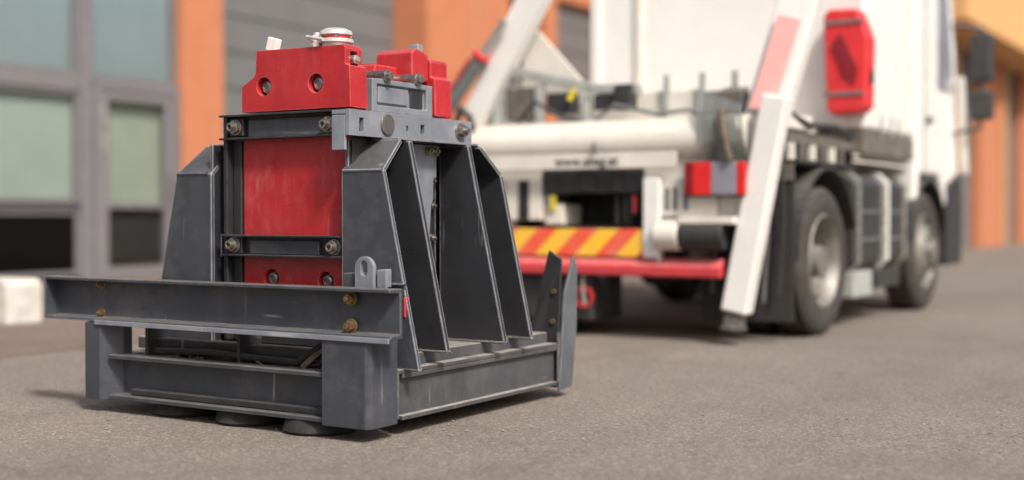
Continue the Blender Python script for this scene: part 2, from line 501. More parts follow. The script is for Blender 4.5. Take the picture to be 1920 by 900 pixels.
glazed(dy0, dy1, 2.435, 4.94, 'glass_top', .05, 'blind_sky')  # pale slats again stand in for reflected sky
# orange pillars
def pillar(y0, y1, out_=.12, mat='orange', zt=4.955):
    return box('pillar', mat, LB, XF - .28, XF + out_, y0, y1, 0, zt, .008)
pillar(11.72, 12.46, .08)
pillar(16.52, 17.9, .50)
pillar(18.0, 19.35, .30)
MB().cyl((XF + .42, 17.96, .05), (XF + .42, 17.96, 4.9), .055).build('downpipe', 'pipe', LB, smooth=True)
pillar(20.55, 21.0, .30)
pillar(24.5, 25.0, .12)
pl = MB()
for k in range(10): pl.box(XF - .2, XF - .16, 19.36, 20.54, .02 + k * .455, .02 + k * .455 + .45)
pl.build('door', 'frame_dark', LB, .004, label='dark brown grey service door')
def roller(y0, y1):
    rt = box('roller_door', 'hole', LB, XF - .23, XF - .20, y0, y1, 0.01, 4.95, 0)
    zz = .02
    while zz < 4.9:
        h = .50
        MB().box(XF - .197, XF - .15, y0 + .01, y1 - .01, zz, min(zz + h - .022, 4.95)).build('panel', 'shutter', rt, .006)
        zz += h
roller(12.47, 16.51)
roller(21.01, 24.49)

# ------------------------------------------------------------------ right building
XR = -6.38
RB = empty('garage_building', (XR, 30, 0), 'orange garage wing under an ochre eaves band beyond the truck cab', 'building')
box('wall', 'orange', RB, XR - 6, XR - .3, 25.3, 70, 0, 6.4, 0)
box('fascia', 'ochre', RB, XR - .29, XR + .9, 25.2, 70, 4.5, 6.4, .02)
box('roof', 'wall', RB, XR - 6.2, XR + 1.0, 25.0, 70.2, 6.41, 6.6, .02)
y = 25.6
while y < 66:
    p = box('pillar', 'orange', RB, XR - .29, XR, y, y + 2.6, 0, 4.49, .01)
    MB().cyl((XR + .05, y + 2.45, .02), (XR + .05, y + 2.45, 4.45), .05, seg=12).build('downpipe', 'ochre', p, smooth=True)
    d = box('garage_door', 'frame', RB, XR - .29, XR - .26, y + 2.62, y + 5.06, 0, 4.5, 0)
    for k in range(9):
        MB().box(XR - .257, XR - .2, y + 2.64, y + 5.04, .01 + k * .5, .49 + k * .5).build('panel', 'shutter', d, .008)
    y += 5.08

# ------------------------------------------------------------------ pale concrete block at the far left
cb = MB()
cb.prism([(-9.4, .012), (-7.72, .012), (-7.72, .29), (-7.76, .33), (-9.36, .33), (-9.4, .29)], 'Y', 5.70, 6.0)
o = cb.build('concrete_block', 'concrete', None, .012)
o['label'] = 'pale low concrete block lying at the left edge behind the machine'; o['category'] = 'block'

# ------------------------------------------------------------------ the machine
MA = empty('hydraulic_press_frame', (-3.46, 4.13, 0), 'dark grey welded steel frame with a red hydraulic block standing in its middle', 'machine')
X0, X1 = -4.19, -2.733          # outer faces left / right
Y0, Y1 = 3.458, 4.90
ZB, ZL, ZP = .05, .235, .362
T = .012
ST = 'steel'
def channel_front(name, xa, xb, z0, z1, yf, depth=.07, t=.012, lip=0.0, mat=ST):
    """C channel, open toward the viewer (-Y)"""
    s = [(yf, z0), (yf + depth, z0), (yf + depth, z1), (yf, z1), (yf, z1 - t), (yf + depth - t, z1 - t), (yf + depth - t, z0 + t), (yf, z0 + t)]
    return MB().prism(s, 'X', xa, xb).build(name, mat, MA, .003)
def channel_right(name, ya, yb, z0, z1, xf, depth=.06, t=.012, mat='steel'):
    s = [(xf, z0), (xf - depth, z0), (xf - depth, z1), (xf, z1), (xf, z1 - t), (xf - depth + t, z1 - t), (xf - depth + t, z0 + t), (xf, z0 + t)]
    return MB().prism(s, 'Y', ya, yb).build(name, mat, MA, .003)
# lower side channels
channel_front('lower_channel', X0 + .125, X1 - .215, ZB + .008, ZL, Y0 + .012, .08, .016)
channel_right('lower_channel', Y0 + .20, Y1 - .13, ZB + .008, ZL - .01, X1 - .004, .035, .016, 'steel_dusty')
ch = channel_right('lower_channel', Y0 + .16, Y1 - .13, ZB + .008, ZL - .01, X0 + .1, .08, .016)
s = [(Y1, ZB + .01), (Y1 - .08, ZB + .01), (Y1 - .08, ZL), (Y1, ZL)]
MB().prism(s, 'X', X0 + .16, X1 - .16).build('lower_channel', ST, MA, .003)
# corner posts: folded box posts with a bevelled edge
cp = MB().prism([(X1 - .212, Y0), (X1 - .018, Y0), (X1, Y0 + .016), (X1, Y0 + .165), (X1 - .06, Y0 + .165), (X1 - .06, Y0 + .06), (X1 - .212, Y0 + .06)], 'Z', ZB, ZP)
cp.build('corner_post', ST, MA, .004)
lp = MB().prism([(X0, Y0), (X0 + .09, Y0), (X0 + .145, Y0 + .075), (X0 + .145, Y0 + .12), (X0 + .08, Y0 + .06), (X0, Y0 + .06)], 'Z', ZB, ZP)
lp.build('corner_post', ST, MA, .004)
# rear corner plates that stand taller, flaring out
rp = MB()
rp.quadslab([(X1 + .002, Y1 - .125, .03), (X1 + .002, Y1 - .01, .04), (X1 + .012, Y1 + .012, .30), (X1 + .02, Y1 + .005, .56), (X1 + .02, Y1 - .03, .615), (X1 + .006, Y1 - .085, .45)], (-.012, 0, 0))
rp.build('rear_corner_plate', 'steel_mid', MA, .003)  # side face coloured lighter for the light on it
rp = MB().quadslab([(X1 - .012, Y1 - .125, .045), (X1 - .012, Y1 - .085, .6), (X1 - .075, Y1 - .085, .64), (X1 - .165, Y1 - .125, .23), (X1 - .165, Y1 - .125, .045)], (0, .012, 0))
rp.build('rear_corner_plate', 'steel_dark', MA, .003)  # front face of the same angle coloured black for its shade
for zz in (.2, .33, .46):
    MB().cyl((X1 - .04, Y1 - .135 + zz * .06, zz), (X1 - .04, Y1 - .085, zz), .012, seg=6).build('bolt', 'brass', MA)
rp = MB()
rp.quadslab([(X0 - .002, Y1 - .125, .03), (X0 - .002, Y1, .035), (X0 - .02, Y1 + .015, .57), (X0 - .02, Y1 - .035, .61)], (.012, 0, 0))
rp.quadslab([(X0 + .012, Y1 - .085, .045), (X0 + .012, Y1 - .085, .6), (X0 + .075, Y1 - .085, .62), (X0 + .165, Y1 - .125, .23), (X0 + .165, Y1 - .125, .045)], (0, .012, 0))
rp.build('rear_corner_plate', ST, MA, .003)
# upper beam across the front: deep channel with lips
XL, XRB = -4.425, -2.64
zt, zb = .540, .366
yf = Y0 - .004
prof = [(yf, zb), (yf + .074, zb), (yf + .074, zt), (yf, zt), (yf, zt - .012), (yf + .060, zt - .014), (yf + .060, zb + .016), (yf + .006, zb + .014)]
ub = MB().prism(prof, 'X', XL, XRB).build('upper_beam', ST, MA, .003)
# bottom lip strip worn bright + stiffener seam on the beam
box('edge_strip', 'collar', MA, XL + .3, XRB - .004, yf - .004, yf + .004, zb - .012, zb + .006, .002)
box('beam_end', ST, MA, XL - .008, XL - .0005, yf, yf + .074, zb, zt, .002)
def hexbolt(p, dr, r, h, mat='brass', washer=1.35, name='bolt', parent=None):
    p = Vector(p); dr = Vector(dr).normalized()
    m_ = MB().cyl(p, p + dr * h * .25, r * washer, seg=24).cyl(p + dr * h * .26, p + dr * h, r, seg=6).cyl(p + dr * h * 1.01, p + dr * h * 1.5, r * .5, seg=16)
    return m_.build(name, mat, parent or MA, .0012)
yw = yf + .060
for zz in (.500, .404):
    hexbolt((-2.842, yw - .013, zz), (0, -1, 0), .019, .026)
for xx in (-4.15,):
    for zz in (.512, .396): hexbolt((xx, yw + .001, zz), (0, -1, 0), .014, .02)
# rear upper beam (behind the tower) between the rear plates
box('rear_beam', ST, MA, X0 - .0, X1 - .45, Y1 - .07, Y1 - .01, .37, .52, .004)
# deck
dk = MB().box(X0 + .04, X1 - .05, 3.70, Y1 - .14, ZL + .002, ZL + .05).build('deck_plate', 'steel_dusty', MA, .004)
MB().box(X1 - .052 + .004, X1 - .001, Y0 + .17, Y1 - .14, ZL - .008, ZL + .006).build('flange_strip', 'steel_dusty', MA, .002)
# dark innards seen under the upper beam
for i, (ya, za, h) in enumerate(((3.62, .13, .09), (3.60, .245, .05), (4.0, .30, .05))):
    box('cross_member', 'steel_dark', MA, X0 + .22, X1 - .24, ya, ya + .08, za, za + h, .004)
box('inner_tray', 'mud', MA, X0 + .14, X1 - .22, Y0 + .095, 3.72, .205, .222, .003)
for xx in (-3.95, -3.45):
    box('inner_rib', 'steel_dark', MA, xx, xx + .015, Y0 + .1, 3.68, .225, .34, .002)
hs = MB()
hs.tube([(-3.9, 3.57, .25), (-3.6, 3.56, .262), (-3.35, 3.58, .25), (-3.15, 3.56, .25), (-3.02, 3.57, .33), (-2.99, 3.62, .42)], .013)
hs.tube([(-3.7, 3.60, .245), (-3.4, 3.62, .255), (-3.1, 3.6, .25), (-3.0, 3.6, .245)], .009)
hs.build('hose', 'rubber', MA, smooth=True)
MB().beam((-3.12, 3.555, .235), (-2.98, 3.575, .35), .022, .008).build('strap', 'mud', MA, .002)
tw = MB()
for i in range(26):
    x = random.uniform(-4.0, -3.0); yy = random.uniform(3.56, 3.68); an = random.uniform(0, 3.1); l = random.uniform(.03, .11)
    tw.cyl((x, yy, .228), (x + l * math.cos(an), yy + l * .4 * math.sin(an), .228 + random.uniform(0, .035)), random.uniform(.002, .005), seg=5)
for i in range(60):
    x = random.uniform(-4.0, -3.0); yy = random.uniform(3.56, 3.70)
    bmesh.ops.create_icosphere(tw.bm, subdivisions=1, radius=random.uniform(.004, .013), matrix=Matrix.Translation((x, yy, .226)))
o = tw.build('debris', 'mud', MA); o['kind'] = 'stuff'
# round rubber feet
for (fx, fy) in ((-3.07, 3.60), (-3.43, 3.62), (-3.80, 3.64), (-3.07, 4.66), (-3.43, 4.66), (-3.80, 4.66)):
    f = MB().lathe([(.0001, 0), (.125, 0), (.14, .012), (.135, .03), (.12, .075), (.0001, .075)], (fx, fy, 0), 'Z', 40)
    f.build('rubber_foot', 'rubber', MA, smooth=True)
# underside plates above the feet
box('foot_plate', 'steel_dark', MA, -3.97, -2.92, 3.5, 4.8, .076, .10, .004)

# --- fin walls left and right of the tower
def fin_poly(side, zb_, zt_, inner, z_bend=.957, xb=-2.826, slope=.222):
    # outline in (x,z); outer edge leans outward toward the bottom
    cx = -3.35
    def mx(x): return x if side > 0 else 2 * cx - x
    return [(mx(inner), zb_), (mx(xb + slope * (z_bend - zb_)), zb_), (mx(xb - slope * (zt_ - z_bend)), zt_), (mx(inner), zt_)]
for side in (1, -1):
    inner = -3.0
    nm = 'gusset_front' if side > 0 else 'gusset_front'
    zd = ZL + .052
    cx = -3.35
    mx = (lambda x: x) if side > 0 else (lambda x: 2 * cx - x)
    # front plate and its leaning top
    fr = MB()
    P = lambda x, y, z: (mx(x), y, z)
    fb = -2.826 + .222 * (.957 - .24)
    inn = -3.018
    fr.quadslab([P(inn, 3.66, .24), P(fb, 3.66, .24), P(-2.826, 3.66, .957), P(inn, 3.66, .957)], (0, .018, 0))
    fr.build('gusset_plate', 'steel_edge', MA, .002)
    tp = MB()
    tp.quadslab([P(inn, 3.661, .959), P(-2.826, 3.661, .959), P(-2.852, 3.80, 1.075), P(inn + .02, 3.80, 1.075)], (0, .010, -.012))
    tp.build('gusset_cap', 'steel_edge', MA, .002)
    # rear plate and its leaning top
    rr = MB()
    rr.quadslab([P(inn, 4.45, zd), P(fb - .01, 4.45, zd), P(-2.826, 4.45, .957), P(inn, 4.45, .957)], (0, .02, 0))
    rr.build('gusset_plate', 'fin', MA, .002)
    tp = MB()
    tp.quadslab([P(inn, 4.465, .959), P(-2.826, 4.465, .959), P(-2.852, 4.34, 1.075), P(inn + .02, 4.34, 1.075)], (0, -.010, -.012))
    tp.build('gusset_cap', 'fin', MA, .002)
    for yy in (3.85, 4.245):
        f = MB().prism(fin_poly(side, zd, 1.072, -2.99), 'Y', yy, yy + .024)
        f.build('fin', 'fin', MA, .003)
    # web plate behind the fins: pale plate, dark slot with bolts, dark plate
    xs = sorted((mx(-3.012), mx(-2.998)))
    box('web_plate', 'fin', MA, xs[0], xs[1], 3.675, 3.848, zd, 1.075, .002)
    xs2 = sorted((mx(-2.992), mx(-2.978)))
    wp = MB()
    xs2 = sorted((mx(-2.962), mx(-2.948)))
    zz = [1.07, 1.03, 1.03, .97, .94, .94, .86, .83, .62, zd]
    yy_ = [4.185, 4.185, 4.165, 4.165, 4.165, 4.145, 4.145, 4.13, 4.11, 4.08]
    pts = [(3.876, zd)] + [(b2, a2) for a2, b2 in zip(zz[::-1], yy_[::-1])] + [(3.876, 1.07)]
    wp.prism(pts, 'X', xs2[0], xs2[1]).build('web_plate', 'collar', MA, .002)
    xs3 = sorted((mx(-3.02), mx(-3.005)))
    box('web_plate', 'fin', MA, xs3[0], xs3[1], 3.90, 4.24, zd, 1.07, .002)
    box('web_plate', 'fin', MA, xs2[0], xs2[1], 4.272, 4.448, zd, 1.07, .002)
    for (by, bz) in ((4.105, 1.045), (4.145, 1.045), (4.205, 1.03), (4.20, .93), (4.20, .83), (4.20, .70), (4.19, .56)):
        hexbolt((mx(-2.947 if by < 4.15 else -3.004), by, bz), (side, 0, 0), .014, .02, 'nut')
# red touch-up marks on the gusset edge and on its cap
box('paint_mark', 'redpaint', MA, -2.7285, -2.7235, 3.652, 3.678, .43, .50, 0)
# lifting lug on its foot, behind the upper beam
lg = MB()
pts = []
lx, lz, lr = -2.835, .605, .042
for k in range(13):
    a = math.pi * k / 12
    pts.append((lx + lr * math.cos(a), lz + lr * math.sin(a)))
pts = [(lx + lr, .535)] + pts + [(lx - lr, .535)]
lg.prism(pts, 'Y', 3.560, 3.578)
lug = lg.build('lifting_lug', 'collar', MA, .002)
cz = MB()
hp = []
for k in range(9): a = math.pi * k / 8; hp.append((lx + .015 * math.cos(a), lz + .012 + .015 * math.sin(a)))
for k in range(9): a = math.pi + math.pi * k / 8; hp.append((lx + .015 * math.cos(a), lz - .012 + .015 * math.sin(a)))
cc = cz.prism(hp, 'Y', 3.5, 3.62).build('cutter', 'hole', MA)
cut(lug, [cc])
box('lug_base', ST, MA, -2.945, -2.80, 3.579, 3.652, .50, .585, .003)
box('lug_brace', 'collar', MA, -2.785, -2.745, 3.57, 3.582, .535, .60, .003)
box('lug_brace', 'collar', MA, -2.792, -2.780, 3.582, 3.65, .535, .60, .003)

# --- tower: red body, bands and columns
red = box('body_panel', 'red', MA, -3.572, -3.01, 3.725, 3.86, .45, 1.185, .006)
cu = []
for (bx, bz) in ((-3.425, .545), (-3.15, .541)):
    cu.append(MB().cyl((bx, 3.70, bz), (bx, 3.765, bz), .036, seg=28).build('cutter', 'hole', MA))
cut(red, cu)
def recessed(bx, bz, yb, r=.029):
    m_ = MB().lathe([(.0001, 0), (r, 0), (r, -.012), (r * .78, -.012), (r * .78, -.03), (r * .5, -.034), (r * .5, -.02), (.0001, -.02)], (bx, yb, bz), 'Y', 28)
    m_.build('socket_bolt', 'nut', MA, .001)
    MB().cyl((bx, yb - .022, bz), (bx, yb - .0285, bz), r * .86, seg=6).build('hex_nut', 'nut', MA, .001)
for (bx, bz) in ((-3.425, .545), (-3.15, .541)): recessed(bx, bz, 3.764)
box('tower_skirt', 'steel_dark', MA, -3.60, -3.02, 3.74, 3.868, .29, .447, .003)
box('core', 'steel_dark', MA, -3.60, -3.03, 3.87, 4.36, .26, 1.19, .004)
for xs in ((-3.645, -3.625), (-3.62, -3.578)):
    box('column', 'steel_dark', MA, xs[0], xs[1], 3.69 if xs[0] < -3.63 else 3.72, 3.86, .30, 1.187, .003)
box('column', 'steel_dark', MA, -3.0, -2.99, 3.69, 3.86, .30, 1.08, .003)
# horizontal bands: C channels open to the front
def band(z0, z1, xa, xb):
    yf_ = 3.668; t = .008
    s = [(yf_, z0), (yf_ + .052, z0), (yf_ + .052, z1), (yf_, z1), (yf_, z1 - t), (yf_ + .044, z1 - t), (yf_ + .044, z0 + t), (yf_, z0 + t)]
    MB().prism(s, 'X', xa, xb).build('band', 'steel_dark', MA, .002)
    box('band_web', ST, MA, xa + .13, xb - .14, yf_ + .030, yf_ + .043, z0 + t + .002, z1 - t - .014, .003)
band(.632, .716, -3.642, -3.02)
band(1.088, 1.186, -3.648, -2.99)
for (bx, bz) in ((-3.585, .676), (-3.075, .673), (-3.575, 1.137), (-3.105, 1.132)):
    box('nut_plate', 'steel_dark', MA, bx - .036, bx + .036, 3.690, 3.7105, bz - .034, bz + .034, .003)
    n_ = MB().cyl((bx, 3.688, bz), (bx, 3.684, bz), .031, seg=28).cyl((bx, 3.6835, bz), (bx, 3.668, bz), .027, seg=6)
    n_.lathe([(.009, -.0), (.0165, -.0), (.0165, -.016), (.009, -.016)], (bx, 3.667, bz), 'Y', 24)
    n_.build('clamp_nut', 'nut', MA, .0015)
# collar on the right (and left) side of the tower top: pale plate with washers and slots
for side in (1, -1):
    cx = -3.29
    yc = 3.605 if side > 0 else 3.722
    mx = (lambda x: x) if side > 0 else (lambda x: 2 * cx - x)
    xa, xb = sorted((mx(-2.955), mx(-2.935)))
    col = box('collar_plate', 'collar' if side > 0 else 'steel_dark', MA, xa, xb, yc, 4.40, 1.083, 1.178, .004)
    cu = []
    for (cy, cz_, w, h) in ([] if side < 0 else ((3.675, 1.125, .026, .05), (3.955, 1.125, .016, .022), (4.055, 1.128, .028, .034))):
        c_ = MB().box(xa - .05, xb + .05, cy - w / 2, cy + w / 2, cz_ - h / 2, cz_ + h / 2).build('cutter', 'hole', MA)
        cu.append(c_)
    if cu: cut(col, cu)
    xi = sorted((mx(-2.958), mx(-3.02)))
    box('collar_flange', 'collar' if side > 0 else 'steel_dark', MA, xi[0], xi[1], yc + .001, 4.39, 1.160, 1.176, .003)
    box('collar_end', 'collar' if side > 0 else 'steel_dark', MA, xi[0], xi[1], yc + .001, yc + .013, 1.03 if side > 0 else 1.085, 1.158, .003)
    box('collar_filler', 'steel_dark', MA, xi[0], xi[1], max(3.64, yc + .014), 4.38, 1.086, 1.155, .002)
    xr = sorted((mx(-2.99), mx(-2.862)))
    box('top_rail', 'fin', MA, xr[0], xr[1], 3.802, 4.338, 1.0735, 1.0825, .002)
    w_ = MB().cyl((mx(-2.9345), 3.825, 1.133), (mx(-2.926), 3.825, 1.133), .040, seg=32)
    w_.build('washer', 'nut', MA, .003, label='large pale washer')
    for cy in (4.31,):
        hexbolt((mx(-2.9345), cy, 1.135), (side, 0, 0), .024, .03, 'nut')
# --- head blocks (front and rear), with recessed bolts
def head(y0, y1, nm):
    poly = [(-3.53, 1.192), (-3.53, 1.293), (-3.468, 1.325), (-3.458, 1.342), (-3.452, 1.428), (-3.02, 1.424), (-3.012, 1.41), (-3.012, 1.352), (-2.992, 1.345), (-2.987, 1.192)]
    return MB().prism(poly, 'Y', y0, y1).build(nm, 'red', MA, .006)
hd = head(3.675, 3.775, 'head_block')
cu = []
hb = [(-3.415, 1.288), (-3.155, 1.288)]
for (bx, bz) in hb:
    cu.append(MB().cyl((bx, 3.65, bz), (bx, 3.722, bz), .036, seg=28).build('cutter', 'hole', MA))
cu.append(MB().box(-3.055, -2.95, 3.705, 3.75, 1.348, 1.402).build('cutter', 'hole', MA))
cut(hd, cu)
for (bx, bz) in hb: recessed(bx, bz, 3.721)
MB().cyl((-3.05, 3.728, 1.372), (-3.0, 3.728, 1.372), .017, seg=20).cyl((-3.0, 3.728, 1.372), (-2.99, 3.728, 1.372), .011, seg=6).build('port_fitting', 'alu', MA, .001)
hd2 = head(4.215, 4.335, 'head_block')
mid = MB().prism([(3.83, 1.20), (4.20, 1.20), (4.20, 1.385), (3.97, 1.385), (3.95, 1.33), (3.83, 1.33)], 'X', -3.45, -3.10)
mid.build('valve_block', 'red', MA, .006)
MB().prism([(4.10, 1.33), (4.212, 1.33), (4.212, 1.44), (4.13, 1.46), (4.10, 1.44)], 'X', -3.2, -3.02).build('valve_lug', 'red', MA, .006)
# small cylinders on the valve block
for (cy, cz_) in ((3.90, 1.325), (4.10, 1.33)):
    MB().cyl((-3.10, cy, cz_), (-2.985, cy, cz_), .024, seg=20).cyl((-2.984, cy, cz_), (-2.97, cy, cz_), .017, seg=6).build('valve_cap', 'nut', MA, .002)
# pale side frame between the two heads
sf = MB().box(-3.03, -2.995, 3.815, 4.205, 1.185, 1.312).build('side_frame', 'collar', MA, .004)
c_ = MB().box(-3.012, -2.9, 3.845, 4.165, 1.212, 1.292).build('cutter', 'hole', MA)
cut(sf, [c_])
box('frame_insert', 'collar', MA, -3.011, -3.002, 3.86, 4.05, 1.222, 1.284, .003)
box('frame_insert', 'steel_dark', MA, -3.011, -3.004, 4.07, 4.15, 1.216, 1.288, .003)
# white plugs on top
cp_ = MB().lathe([(.0001, 0), (.052, 0), (.052, .010), (.066, .014), (.066, .026), (.050, .030), (.050, .040), (.062, .044), (.060, .058), (.038, .068), (.0001, .070)], (-3.105, 3.735, 1.426), 'Z', 36)
cp_.build('filler_cap', 'silver', MA, smooth=True)
MB().lathe([(.0505, .030), (.053, .030), (.053, .040), (.0505, .040)], (-3.105, 3.735, 1.426), 'Z', 36).build('cap_ring', 'redpaint', MA, smooth=True)
for k in range(5):
    a = k * 2 * math.pi / 5 + .4
    MB().cyl((-3.105 + .058 * math.cos(a), 3.735 + .058 * math.sin(a), 1.452), (-3.105 + .058 * math.cos(a), 3.735 + .058 * math.sin(a), 1.465), .008, seg=6).build('cap_bolt', 'nut', MA)
MB().cyl((-3.185, 3.72, 1.426), (-3.185, 3.72, 1.472), .024, seg=6).cyl((-3.185, 3.72, 1.473), (-3.185, 3.72, 1.482), .014, seg=12).build('cap_plug', 'silver', MA, .002)
MB().tube([(-3.185, 3.70, 1.45), (-3.19, 3.67, 1.462), (-3.15, 3.662, 1.455), (-3.11, 3.665, 1.447)], .007).build('cap_wire', 'silver', MA, smooth=True)
MB().beam((-3.43, 3.74, 1.43), (-3.415, 3.74, 1.482), .050, .03).build('plug', 'white', MA, .004)
MB().beam((-3.12, 4.26, 1.43), (-3.12, 4.26, 1.495), .05, .035).build('plug', 'alu', MA, .004)

def weld(p0, p1, mat='steel', r=.0055):
    p0 = Vector(p0); p1 = Vector(p1); n = max(4, int((p1 - p0).length / .008)); w_ = MB()
    q = (p1 - p0).to_track_quat('Z', 'Y').to_matrix()
    rings = []
    for i in range(n + 1):
        c_ = p0.lerp(p1, i / n); rr = r * random.uniform(.75, 1.25)
        rings.append([w_.bm.verts.new(c_ + q @ Vector((rr * math.cos(t_ * math.pi / 3), rr * math.sin(t_ * math.pi / 3), 0))) for t_ in range(6)])
    for a_, b_ in zip(rings[:-1], rings[1:]):
        for t_ in range(6): w_.bm.faces.new((a_[t_], a_[(t_ + 1) % 6], b_[(t_ + 1) % 6], b_[t_]))
    w_.build('weld_bead', mat, MA, smooth=True)
zd = ZL + .054
for yy in (3.85, 4.245):
    for dy in (-.002, .026): weld((-2.98, yy + dy, zd), (-2.675, yy + dy, zd), 'steel_dusty')
weld((-2.98, 4.448, zd), (-2.68, 4.448, zd), 'steel_dusty')
weld((-3.01, 3.659, .958), (-2.83, 3.659, .958), 'collar', .0045)
weld((-3.87, 3.659, .958), (-3.70, 3.659, .958), 'steel', .0045)
weld((X1 - .214, Y0 + .045, ZB + .02), (X1 - .214, Y0 + .045, ZL))
weld((X1 - .21, Y0 + .001, ZP + .002), (X1 - .002, Y0 + .001, ZP + .002))
weld((X1 - .001, Y0 + .02, ZP + .002), (X1 - .001, Y0 + .16, ZP + .002))
weld((X1 - .004, Y0 + .168, ZB + .02), (X1 - .004, Y0 + .168, ZL), 'steel_dusty')
weld((X0 + .146, Y0 + .1, ZB + .02), (X0 + .146, Y0 + .1, ZL))
weld((X1 - .004, Y1 - .127, ZB + .02), (X1 - .004, Y1 - .127, ZL + .05), 'steel_dusty')
weld((-2.94, 3.655, .545), (-2.72, 3.655, .545))
for xx in (-3.64, -3.01): weld((xx, 3.672, .63), (xx, 3.672, .718), 'steel_dark', .004)
# grit lying on the ground
gm = MB()
GV = ((1, 0, 0), (-1, 0, 0), (0, 1, 0), (0, -1, 0), (0, 0, 1), (0, 0, -1)); GF = ((0, 2, 4), (2, 1, 4), (1, 3, 4), (3, 0, 4), (2, 0, 5), (1, 2, 5), (3, 1, 5), (0, 3, 5))
for i in range(2200):
    dpt = random.uniform(2.0, 7.5); lat = random.uniform(-.45, .45) * dpt
    x = -math.sin(R(31.9)) * dpt + math.cos(R(31.9)) * lat; y_ = math.cos(R(31.9)) * dpt + math.sin(R(31.9)) * lat
    rr = random.choice((.0022, .003, .003, .004, .006)); an = random.uniform(0, 3); ca, sa = math.cos(an), math.sin(an); st_ = random.uniform(.7, 1.5)
    vs = [gm.bm.verts.new((x + rr * (st_ * a * ca - b * sa), y_ + rr * (st_ * a * sa + b * ca), rr * .5 + rr * .7 * c * random.uniform(.7, 1.2))) for a, b, c in GV]
    for f_ in GF: gm.bm.faces.new([vs[q_] for q_ in f_])
o = gm.build('grit', 'grit'); o['kind'] = 'stuff'; o['label'] = 'loose grit scattered over the asphalt'; o['category'] = 'grit'

# ------------------------------------------------------------------ the truck
TR = empty('service_truck', (-3.85, 8.2, 0), 'white lift arm truck seen from behind with chevron board and red bumper bar', 'truck')
A0, A1 = -5.05, -2.65
# rear face plate with a cavity
W = 'white'
YR = 7.30
rear = MB().box(A0 + .05, -2.90, YR, YR + .05, .755, 1.14).build('rear_panel', 'cream', TR, .006)
c1 = MB().box(-4.31, -3.56, YR - .1, YR + .2, .70, 1.085).build('cutter', 'hole', TR)
cut(rear, [c1])
box('locker_shell', 'hole', TR, -4.40, -3.50, YR + .30, YR + .34, .70, 1.13, 0)
box('locker_shell', 'plastic', TR, -4.36, -4.315, YR + .052, YR + .299, .70, 1.13, 0)
box('locker_shell', 'plastic', TR, -3.555, -3.51, YR + .052, YR + .299, .70, 1.13, 0)
box('locker_shell', 'hole', TR, -4.314, -3.556, YR + .052, YR + .299, 1.09, 1.13, 0)
box('locker_shell', 'hole', TR, -4.314, -3.556, YR + .052, YR + .299, .70, .72, 0)
fl = box('locker_flap', 'plastic', TR, -4.30, -3.575, YR - .01, YR + .012, .93, 1.08, .006)
box('hinge', 'plastic', fl, -4.0, -3.9, YR - .025, YR - .011, .94, 1.075, .004)
box('hinge', 'plastic', fl, -3.78, -3.70, YR - .025, YR - .011, .94, 1.075, .004)
box('locker_box', 'cream', TR, -4.30, -4.16, YR + .02, YR + .28, .722, .86, .01)
box('yellow_tag', 'yellow', TR, -4.245, -4.205, YR - .004, YR + .012, .82, .92, .003)
box('white_tag', 'alu', TR, -4.275, -4.25, YR - .004, YR + .012, .83, .92, .003)
box('red_tag', 'redbar', TR, -3.64, -3.612, YR - .002, YR + .012, .80, .91, .003)
for xx in (-3.78, -3.72, -3.68):
    box('slot_bar', 'plastic', TR, xx, xx + .022, YR + .03, YR + .05, .73, .92, .003)
# dark gap left of the locker, small fittings on the left panel
box('panel_slot', 'hole', TR, -4.49, -4.41, YR - .006, YR + .001, .76, 1.02, .002)
ft = MB()
for xx in (-4.74, -4.68, -4.62):
    ft.cyl((xx, YR - .05, .86), (xx, YR, .86), .018, seg=10)
    ft.tube([(xx, YR - .05, .86), (xx + .01, YR - .07, .80), (xx + .02, YR - .03, .72)], .010, 6)
ft.build('hose_coupling', 'hyd', TR, smooth=True)
for xx in (-4.70, -4.66, -4.61):
    box('vent_slot', 'hole', TR, xx, xx + .010, YR - .004, YR + .001, .93, 1.02, 0)
# cross tube
MB().cyl((A0 + .02, YR + .08, 1.255), (-2.86, YR + .08, 1.262), .145, seg=40).build('cross_tube', 'cream', TR, smooth=True)
box('name_board', 'cream', TR, -4.97, -3.30, YR - .085, YR - .07, 1.085, 1.185, .003)
text_mesh('lettering', 'www.abag.at', .085, 'plastic', TR, (-3.93, YR - .087, 1.108), (R(90), 0, 0), .0015, 1.05, .0012)
MB().cyl((-3.86, YR - .085, 1.19), (-3.87, YR - .095, 1.25), .014, seg=8).build('pin', 'hyd', TR)
# right of locker: bracket, slots
box('side_bracket', W, TR, -3.535, -3.42, YR - .07, YR - .002, .52, 1.02, .01)
wb = MB().prism([(-3.42, .78), (-3.05, .78), (-3.05, 1.02), (-3.32, 1.02), (-3.42, .92)], 'Y', YR - .05, YR - .003).build('side_plate', 'cream', TR, .006)
for xx in (-3.39, -3.335, -3.265):
    box('vent_slot', 'hyd', TR, xx, xx + .032, YR - .055, YR - .049, .82, .96, .002)
# tail lamp
tl = box('tail_lamp', 'plastic', TR, -3.24, -2.83, YR - .085, YR - .052, .90, 1.12, .008)
for x0, x1, mt in ((-3.235, -3.18, 'lens_dark'), (-3.178, -3.06, 'lens_red'), (-3.058, -2.895, 'lens_clear'), (-2.893, -2.835, 'lens_red')):
    MB().box(x0, x1, YR - .115, YR - .086, .91, 1.11).build('lens', mt, tl, .008)
# number plate light bar, tube end and black box under the plate
MB().cyl((-3.43, YR - .06, .665), (-3.27, YR - .06, .665), .095, seg=32).build('spool', 'cream', TR, .006, smooth=True)
MB().cyl((-3.265, YR - .06, .665), (-2.98, YR - .06, .665), .09, seg=28).build('winch_drum', 'plastic', TR, .004, smooth=True)
box('drum_guard', 'cream', TR, -3.27, -2.90, YR - .13, YR - .002, .735, .779, .006)
